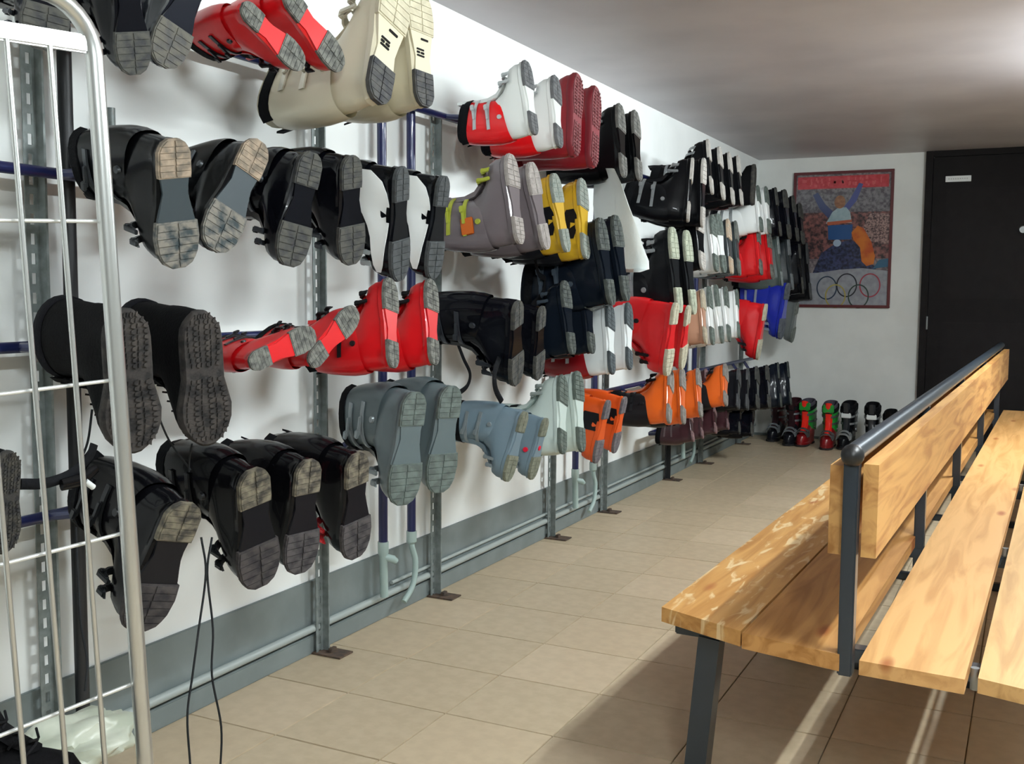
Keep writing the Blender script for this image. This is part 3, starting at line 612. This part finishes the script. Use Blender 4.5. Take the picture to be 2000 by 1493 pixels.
for hh, tt, lb in (((1391, 674), (1392, 560), 'leftmost white boot of the white group, third row'), ((1407, 672), (1408, 556), 'second white boot of the white group, third row'), ((1424, 668), (1424, 560), 'third white boot of the white group, third row'), ((1446, 660), (1442, 566), 'rightmost white boot of the white group, third row')):
    hang('ski', hh, tt, WHT2, lb, 'white group of the third row', row=R3, detail=False)
hang('ski', (1500, 594), (1482, 704), DRED, 'bright red boot pointing down near the far end of the third row', row=R3, detail=False, xh=-1.58, hgt=1.1)
hang('ski', (1522, 552), (1546, 660), BLUE, 'royal blue boot near the far end of the third row', row=R3, detail=False, xh=-1.58)
hang('ski', (1552, 592), (1556, 668), scheme('6a7070', buckle='9aa0a0', lug='7a807c', lug2='606660'), 'small grey boot at the end of the third row beside the blue one', row=R3, detail=False, xh=-1.66)
# --- bottom row
hang('soft', (24, 884), (12, 1084), SNOWB2, 'black boot cut by the left edge of the picture, bottom row', row=R4, xh=-1.50)
rl1, Ml1 = hang('ski', (372, 986), (272, 1236), LOWS, 'big glossy black boot in the bottom row beside the cage post', row=R4, xh=-1.54, xt=-1.64, wid=1.3, hgt=1.1, yaw=.2, lmax=.37)
hang('ski', (488, 922), (522, 1145), LOWS, 'black boot in the bottom row, second from the cage post', row=R4, xh=-1.58, wid=1.2, yaw=.3)
hang('ski', (608, 900), (588, 1122), LOWR, 'black boot with a white and red collar, bottom row, left of the first grey post', row=R4, xh=-1.60, wid=1.15, yaw=.25)
rr, Mr = hang('ski', (702, 888), (698, 1092), LOWR, 'black boot with a small red badge, bottom row, left of the silver boots', row=R4, xh=-1.60, wid=1.15, yaw=.2)
bm = bmesh.new()
for q in (1, -1): box(bm, (.04, q*.0485-.003, .10), (.075, q*.0485+.003, .125), .002)
obj('badge', bm, plas('c4303a'), rr)
hang('ski', (795, 770), (806, 982), SILV, 'silver-grey boot in front of the first blue pipe, bottom row', 'silver-grey boots of the bottom row', row=R4, xh=-1.66, wid=1.15, yaw=.35, hgt=.78)
hang('ski', (868, 758), (876, 958), SILV, 'silver-grey boot right of the second blue pipe, bottom row', 'silver-grey boots of the bottom row', row=R4, xh=-1.66, wid=1.15, yaw=.35, hgt=.78)
hang('ski', (1030, 805), (992, 942), BLUG, 'pale blue-grey boot in the bottom row, left of its pair', 'pale blue-grey boots of the bottom row', row=R4, xh=-1.56)
r, M = hang('ski', (1070, 818), (1040, 938), BLUG, 'pale blue-grey boot with a red dot in the bottom row', 'pale blue-grey boots of the bottom row', row=R4, xh=-1.58)
bm = bmesh.new()
for q in (1, -1): tube(bm, [(.17, q*.040, .055), (.17, q*.050, .055)], .012, 14)
tube(bm, [(.15, 0, .012), (.15, 0, .003)], .012, 14)
obj('red_dot', bm, plas('e01838'), r, True)
WB = scheme('c6d4ce', liner='8a9490', buckle='b9c4c0', lug='4a544e', lug2='5c665f')
hang('ski', (1102, 886), (1103, 733), WB, 'off-white boot with dark lugs in the bottom row, left of its pair', 'off-white boots of the bottom row', row=R4, xh=-1.58)
hang('ski', (1140, 882), (1132, 725), WB, 'off-white boot with dark lugs in the bottom row, beside the orange boots', 'off-white boots of the bottom row', row=R4, xh=-1.58)
oa, Mo = hang('ski', (1192, 783), (1166, 906), ORG, 'orange and black boot in the bottom row beside the off-white boots', 'orange boots after the off-white pair', row=R4, xh=-1.58)
ob, Mp = hang('ski', (1224, 776), (1202, 886), ORG, 'orange and black boot in the bottom row, right of its pair', 'orange boots after the off-white pair', row=R4, xh=-1.62)
for a_, b_ in ((oa, Mo), (ob, Mp)): side_panel(a_, b_, [(.07, .03, .10), (.10, .022, .12), (.13, .022, .11), (.155, .03, .085)], plas('15161a'), 'dark_panel')
hang('ski', (1308, 826), (1316, 724), ORD, 'orange boot in the bottom row, leftmost of the far orange group', row=R4, hgt=1.15)
hang('ski', (1338, 828), (1336, 720), ORD, 'orange boot with a black cuff in the middle of the far orange group, bottom row', row=R4)
hang('ski', (1372, 815), (1366, 720), ORD, 'brightest orange boot of the far orange group, bottom row', row=R4)
hang('ski', (1384, 784), (1382, 722), DKP, 'dark boot with a pinkish sole right of the far orange group', 'pink-soled boots of the bottom row', row=R4, detail=False, xh=-1.74)
hang('ski', (1402, 790), (1400, 722), DKP, 'second dark boot with a pinkish sole right of the far orange group', 'pink-soled boots of the bottom row', row=R4, detail=False, xh=-1.72)
hang('ski', (1420, 792), (1420, 712), ORD, 'lone orange and black boot far along the bottom row', row=R4, detail=False)
for hh, tt, lb, sc in (((1444, 798), (1446, 722), 'black boot with white buckles far along the bottom row', BUCKLED), ((1462, 800), (1464, 722), 'second black boot with white buckles far along the bottom row', BUCKLED), ((1480, 800), (1484, 716), 'third black boot far along the bottom row', BKN),
                       ((1500, 800), (1506, 712), 'fourth black boot far along the bottom row', BKN), ((1520, 800), (1530, 706), 'navy boot second from the end of the bottom row', NAVY), ((1538, 796), (1550, 704), 'navy boot at the very end of the bottom row', NAVY)):
    hang('ski', hh, tt, sc, lb, 'far dark boots of the bottom row', row=R4, detail=False, yaw=-.05)
for hh, tt, lb in (((1356, 862), (1350, 800), 'small dark boot low on the rack under the orange group'), ((1374, 856), (1370, 798), 'second small dark boot low on the rack under the orange group'), ((1400, 846), (1398, 790), 'small dark red boot low on the rack'), ((1424, 838), (1422, 786), 'dark red boot low on the rack, fourth of the lowest line'),
                   ((1446, 846), (1448, 792), 'black boot in the lowest line, left of the corner'), ((1470, 850), (1474, 792), 'last black boot of the lowest line, nearest the corner')):
    hang('ski', hh, tt, DKP if hh[0] < 1430 else BKN, lb, 'lowest line of small boots', row=.36, detail=False, xh=-1.72)
# --- straps and laces hanging from boots (parts of their boots)
def hanging(name, pts, r, m, parent, flat=None, n=8):
    bm = newtube(smooth_path(pts), r, n, True, flat)
    bmesh.ops.transform(bm, matrix=parent.matrix_world.inverted(), verts=bm.verts); return obj(name, bm, m, parent, True)
m_strap = dull('101114'); m_cord = dull('26282a')
hanging('dangling_strap', [at_x(890, 660, -1.86), at_x(905, 700, -1.84), at_x(918, 730, -1.83), at_x(912, 755, -1.83), at_x(890, 772, -1.83)], [(.011, .003)]*25, m_strap, rb, (0, 1, 0))
hanging('dangling_strap', [at_x(975, 700, -1.66), at_x(966, 730, -1.64), at_x(968, 760, -1.64), at_x(980, 785, -1.64)], [(.011, .003)]*19, m_strap, rb, (0, 1, 0))
hanging('dangling_strap', [at_x(1045, 505, -1.8), at_x(1052, 535, -1.8), at_x(1066, 548, -1.8), at_x(1058, 575, -1.8), at_x(1038, 598, -1.8)], [(.012, .003)]*25, m_strap, rb, (0, 1, 0))
hanging('hanging_lace', [at_x(303, 795, -1.66), at_x(330, 860, -1.7), at_x(372, 918, -1.72)], .0022, m_cord, r1_)
hanging('hanging_lace', [at_x(375, 868, -1.66), at_x(370, 895, -1.7), at_x(369, 922, -1.72)], .0022, m_cord, r2_)
hanging('hanging_lace', [at_x(180, 800, -1.72), at_x(172, 860, -1.72), at_x(158, 900, -1.72)], .0024, m_cord, r1_)
hanging('hanging_lace', [at_x(393, 1050, -1.58), at_x(402, 1120, -1.57), at_x(388, 1230, -1.57), at_x(376, 1320, -1.57), at_x(366, 1400, -1.57), at_x(372, 1500, -1.57)], .0024, m_cord, rl1)
hanging('hanging_lace', [at_x(414, 1050, -1.58), at_x(405, 1120, -1.57), at_x(416, 1230, -1.57), at_x(414, 1320, -1.57), at_x(432, 1420, -1.57), at_x(430, 1510, -1.57)], .0024, m_cord, rl1)
hanging('hanging_lace', [at_x(148, 1030, -1.62), at_x(152, 1120, -1.62), at_x(158, 1220, -1.62), at_x(170, 1290, -1.62), at_x(166, 1350, -1.62)], .0022, m_cord, rl1)
# strap with a plastic buckle between the cage wires
st = empty('buckle_strap', at_x(120, 930, -1.62), 'black strap with a glossy buckle behind the cage wires, bottom row', 'strap')
def loc(o, ps): return [Vector(p)-o.location for p in ps]
obj('webbing', newtube(smooth_path(loc(st, [at_x(40, 946, -1.60), at_x(90, 944, -1.60), at_x(140, 925, -1.60), at_x(175, 890, -1.60), at_x(184, 868, -1.60)])), [(.010, .004)]*25, 8, True, (0, 0, 1)), m_strap, st, True)
obj('buckle', newtube(loc(st, [at_x(120, 948, -1.59), at_x(160, 938, -1.59), at_x(188, 915, -1.59)]), [(.011, .006), (.014, .008), (.009, .006)], 10, True, (0, 0, 1)), plas('0e0e10', .12), st, True)
obj('white_clip', newtube(loc(st, [at_x(166, 940, -1.585), at_x(182, 952, -1.585)]), [.006, .006], 10), plas('dfe4e4'), st, True)

# ================================================================ WHITE PLASTIC BAG on the rack
bag = empty('plastic_bag', at_x(1215, 440, -1.66), 'crumpled translucent white plastic bag hanging between the blue-black and the buckled boots', 'bag')
bm = bmesh.new(); rows = []
prof = [(330, 1165, 1200), (360, 1160, 1215), (400, 1158, 1228), (440, 1162, 1243), (480, 1172, 1256), (510, 1180, 1267), (526, 1190, 1268), (532, 1215, 1250)]
for i, (py, xa, xb) in enumerate(prof):
    a = at_x(xa, py, -1.80); b = at_x(xb, py, -1.62); rw = []
    for k in range(22):
        th = 2*PI*k/22; u = (1-math.cos(th))/2
        p = a.lerp(b, u); dn = Vector((.5, -.85, 0)); bulge = .055*math.sin(th)*(.35+.65*i/7)*(1 if i < 7 else .6)
        p = p + dn*bulge; nn = noise.noise(Vector((p.x*14, p.y*14, p.z*9))); p = p + dn*nn*.018
        rw.append(bm.verts.new(p-bag.location))
    rows.append(rw)
for a, b in zip(rows, rows[1:]):
    for k in range(22): bm.faces.new((a[k], a[(k+1) % 22], b[(k+1) % 22], b[k]))
bm.faces.new(rows[-1])
obj('bag_body', bm, mat('bag_plastic', 'e4ecea', .3, alpha=.9, bump=.6, scale=30), bag, True)
obj('bag_handle', newtube(smooth_path(loc(bag, [at_x(1175, 335, -1.78), at_x(1180, 318, -1.8), at_x(1192, 318, -1.78), at_x(1196, 336, -1.76)])), [(.010, .002)]*19, 8, True, (0, 1, 0)), MATS['bag_plastic'], bag, True)

# ================================================================ BOOTS STANDING ON THE FLOOR AT THE END WALL
GR = scheme('7a1418', cuff='1f8a34', liner='4a4650', tongue='e8281c', buckle='5a5a5c', lug='1a1214', lug2='2a1c1e')
DR = scheme('15161c', cuff='4a121c', liner='2a0f16', tongue='2a1a1e', buckle='7a8086', lug='141416', lug2='1e1e20')
BWF = scheme('121316', cuff='0e0f12', liner='101014', tongue='2a2c30', buckle='9a9ea0', lug='141416', lug2='1e1e20')
FBL = [((1520, 864), DR, 'dark boot with a dark red top standing nearest the rack corner', None, .0), ((1549, 872), DR, 'dark boot with a dark red top standing left of the green-topped boots', None, .02),
       ((1578, 874), GR, 'green-topped boot with a bright red tongue standing on the floor, left of its pair', None, 0), ((1620, 880), GR, 'green-topped boot with a red tongue standing on the floor, right of its pair', None, .03),
       ((1660, 880), BWF, 'black boot with a white-banded cuff standing beside the green-topped pair', None, 0), ((1702, 884), BWF, 'black boot with a white-banded cuff standing second from the green-topped pair', None, .05),
       ((1742, 888), BK, 'black boot standing behind the end of the backrest rail', None, .0)]
for (px, py), sc, lb, gr, ang in FBL:
    p = at_z(px, py, 0); a = math.radians(-90-6)+ang*3
    M = Matrix.Translation((p.x+.0, p.y+.30, 0)) @ Matrix.Rotation(a, 4, 'Z') @ Matrix.Scale(1.05 if sc is not BK else .92, 4)
    M = Matrix.Translation((p.x-.03, p.y+.30, .0)) @ M.to_3x3().to_4x4()
    r = empty('ski_boot', label=lb, cat='boot', group='boots standing on the floor by the end wall', mx=M); fill_boot(r, 'ski', sc, 1)
    if sc in (BWF, GR):
        bm = bmesh.new(); (box(bm, (.178, -.040, .262), (.212, .040, .322), .006) if sc is GR else box(bm, (.176, -.034, .225), (.208, .034, .262), .004)); obj('cuff_band', bm, plas('e0e4e4' if sc is BWF else '1f8a34'), r)

# ================================================================ BENCH
B0 = Vector((-.315, 2.20, 0)); BA = -1.5
bench = empty('double_bench', B0, 'long double-sided pine bench with a shared backrest on dark metal posts', 'bench'); bench.rotation_euler.z = math.radians(BA)
BL = 5.25
m_metal = mat('dark_blue_grey_metal', '2e3740', .35, .4, coat=.3); m_mrail = mat('rail_dark_metal', '3a444e', .28, .5)
def plank(name, x0, x1, z0, z1, y0, y1, m, s0=0, bev=.004):
    bm = bmesh.new(); n = 14
    sec = []
    for i in range(n+1):
        f = i/n; rr = []
        for x, z in ((x0, z0), (x1, z0), (x1, z1), (x0, z1)):
            ys_ = y0+(x-x0)/(x1-x0)*s0; rr.append(bm.verts.new((x, ys_+(y1-ys_)*f, z)))
        sec.append(rr)
    for a, b in zip(sec, sec[1:]):
        for k in range(4): bm.faces.new((a[k], a[(k+1) % 4], b[(k+1) % 4], b[k]))
    bm.faces.new(sec[0]); bm.faces.new(sec[-1][::-1])
    es = [e for e in bm.edges if e.calc_face_angle(0) > 1]
    bmesh.ops.bevel(bm, geom=es, offset=bev, segments=2, affect='EDGES')
    return obj(name, bm, m, bench)
W1 = wood('pine_worn', 'c69556', 'a8753a', 1, worn='dfc698'); W2 = wood('pine_varnished', 'be8c50', '9a6830', 5)
W3 = wood('pine_light', 'cfa066', 'b5854c', 9); W4 = wood('pine_pale', 'cca268', 'ae854e', 13)
W5 = wood('pine_back', 'cd9c5c', 'a5703a', 17); W6 = wood('pine_back_dark', 'c8985a', '9a6830', 21)
plank('seat_plank', -.445, -.232, .415, .45, .12, BL, W1, -.085, .008)
plank('seat_plank', -.226, -.012, .415, .45, .025, BL, W2, -.04, .006)
plank('seat_plank', .030, .228, .42, .45, -.03, BL, W3, -.01, .005)
plank('seat_plank', .250, .455, .42, .45, -.02, BL, W4, -.05, .005)
plank('back_board', .018, .048, .652, .845, .015, BL-.02, W5, 0, .004)
plank('back_board', -.048, -.020, .652, .838, .015, BL-.02, W6, 0, .004)
obj('top_rail', newtube([(.0, -.01, .868), (.0, BL, .868)], .020, 16), m_mrail, bench, True)
bm = bmesh.new(); r_ = bmesh.ops.create_uvsphere(bm, u_segments=16, v_segments=10, radius=.0235, matrix=Matrix.Translation((0, -.012, .865))); obj('rail_end_cap', bm, mat('black_cap', '111214', .4), bench, True)
for y in (.005, 1.21, 2.40, 3.70, 5.05):
    obj('post', newbox((-.017, y-.017, .405 if y < 1 else 0), (.013, y+.017, .86), .003), m_metal, bench)
    yy = y+.16 if y < 1 else y
    obj('cross_bar', newbox((-.42, yy-.02, .382), (.44, yy+.02, .414), .003), m_metal, bench)
    for s in (-.335, .40):
        bm = bmesh.new(); tube(bm, [(s, yy, .385), (s*1.10, yy, .0)], .036, 4, flat=(1, 1, 0)); obj('leg', bm, m_metal, bench)
    obj('foot_bar', newbox((-.44, yy-.018, .0), (.46, yy+.018, .03), .003), m_metal, bench)
for y in (.07, 1.21, 2.4, 3.7):
    bm = bmesh.new(); tube(bm, [(.239, y, .395), (.239, y, .440)], .009, 10); obj('bolt', bm, mat('buckle_8a8e90', '8a8e90', .35, .5), bench, True)

# ================================================================ WIRE CAGE at the left edge
m_chr = mat('chromed_steel', 'c4c6c4', .28, .85); m_wht = mat('bright_zinc_bar', 'dcdedc', .35, .5)
P0 = at_y(187, 150, 1.2); dd = (RW @ Vector(((2500-CX)/F, -(455-CY)/F, -1))).normalized()
vv = (at_y(262, 1400, 1.235)-P0); vv = (vv - dd*vv.dot(dd)).normalized(); nn = dd.cross(vv).normalized()
def cg(px, py):                                   # point of the cage plane -> (along, down)
    r = ray(px, py); t = (P0-EYE).dot(nn)/r.dot(nn); q = EYE+r*t-P0; return q.dot(dd), q.dot(vv)
cage = empty('wire_cage_trolley', P0 + vv*1.42, 'silver wire cage trolley panel with a round tube frame at the left edge', 'trolley'); CO = Vector(cage.location)
def cp(a, b, k=0): return P0 + dd*a + vv*b + nn*k - CO
top = cg(170, 40)[1]; a2 = cg(97, 115)[0]; a1 = cg(12, 95)[0]; sp = a2-a1; WL = -.80
obj('frame_tube', newtube([cp(0, 1.42), cp(0, .3), cp(0, -.03)] + [cp(-.085+.085*math.cos(t), -.03-.085*math.sin(t)) for t in [PI/2*i/8 for i in range(1, 9)]] + [cp(WL+.085, -.115)] + [cp(WL+.085-.085*math.sin(t), -.03-.085*math.cos(t)) for t in [PI/2*i/8 for i in range(1, 9)]] + [cp(WL, 1.42)], .0135, 14), m_chr, cage, True)
bt, bb = cg(177, 70)[1], cg(177, 106)[1]
bm = bmesh.new(); vs = [bm.verts.new(cp(a, b, k)) for a in (-.012, WL+.012) for b, k in ((bt, -.006), (bb, -.006), (bb, .006), (bt, .006))]
for i in range(4): bm.faces.new((vs[i], vs[(i+1) % 4], vs[4+(i+1) % 4], vs[4+i]))
bm.faces.new(vs[:4][::-1]); bm.faces.new(vs[4:]); bmesh.ops.bevel(bm, geom=bm.edges[:], offset=.003, segments=2, affect='EDGES'); obj('top_bar', bm, m_wht, cage)
a = a2; 
while a > WL+.03: obj('vertical_wire', newtube([cp(a, bb-.005, -.003), cp(a, 1.40, -.003)], .0042, 10), m_chr, cage, True); a -= sp
for px, py in ((200, 432), (215, 745), (230, 1048), (250, 1345)):
    b = cg(px, py)[1]
    obj('horizontal_wire', newtube([cp(.0, b, .010), cp(WL, b, .010)], .0032, 10), m_wht, cage, True)
obj('bottom_rail', newtube([cp(0, 1.38), cp(WL, 1.38)], .0135, 12), m_chr, cage, True)
tq = cg(205, 293)
obj('white_tag', newbox(cp(*tq)-Vector((.004, .009, .009)), cp(*tq)+Vector((.004, .009, .009)), .003), plas('eef0ee'), cage)
# crumpled bag and dark boot at the foot of the cage
cb = empty('crumpled_bag', at_x(120, 1450, -1.72), 'pale crumpled plastic bag low behind the cage wires', 'bag')
bm = bmesh.new(); bmesh.ops.create_icosphere(bm, subdivisions=4, radius=1)
for v in bm.verts:
    n_ = noise.noise(v.co*2.1)*.35+noise.noise(v.co*5.5)*.12; v.co = Vector((v.co.x*.09, v.co.y*.15, v.co.z*.055))*(1+n_)
cb.location = at_x(125, 1462, -1.62); obj('bag_body', bm, mat('pale_bag_plastic', 'c4c8ba', .35, col2='a8ae9e', scale=9, bump=.6), cb, True)
dp = at_x(10, 1500, -1.45)
M = Matrix.Translation((dp.x-.12, dp.y-.12, dp.z-.12)) @ Matrix.Rotation(math.radians(40), 4, 'Z') @ Matrix.Rotation(math.radians(-12), 4, 'Y')
r = empty('snow_boot', label='black boot cut by the lower left corner of the picture', cat='boot', mx=M); fill_boot(r, 'soft', SNOWB2, 1)
print('BOOTS', NBOOT[0])
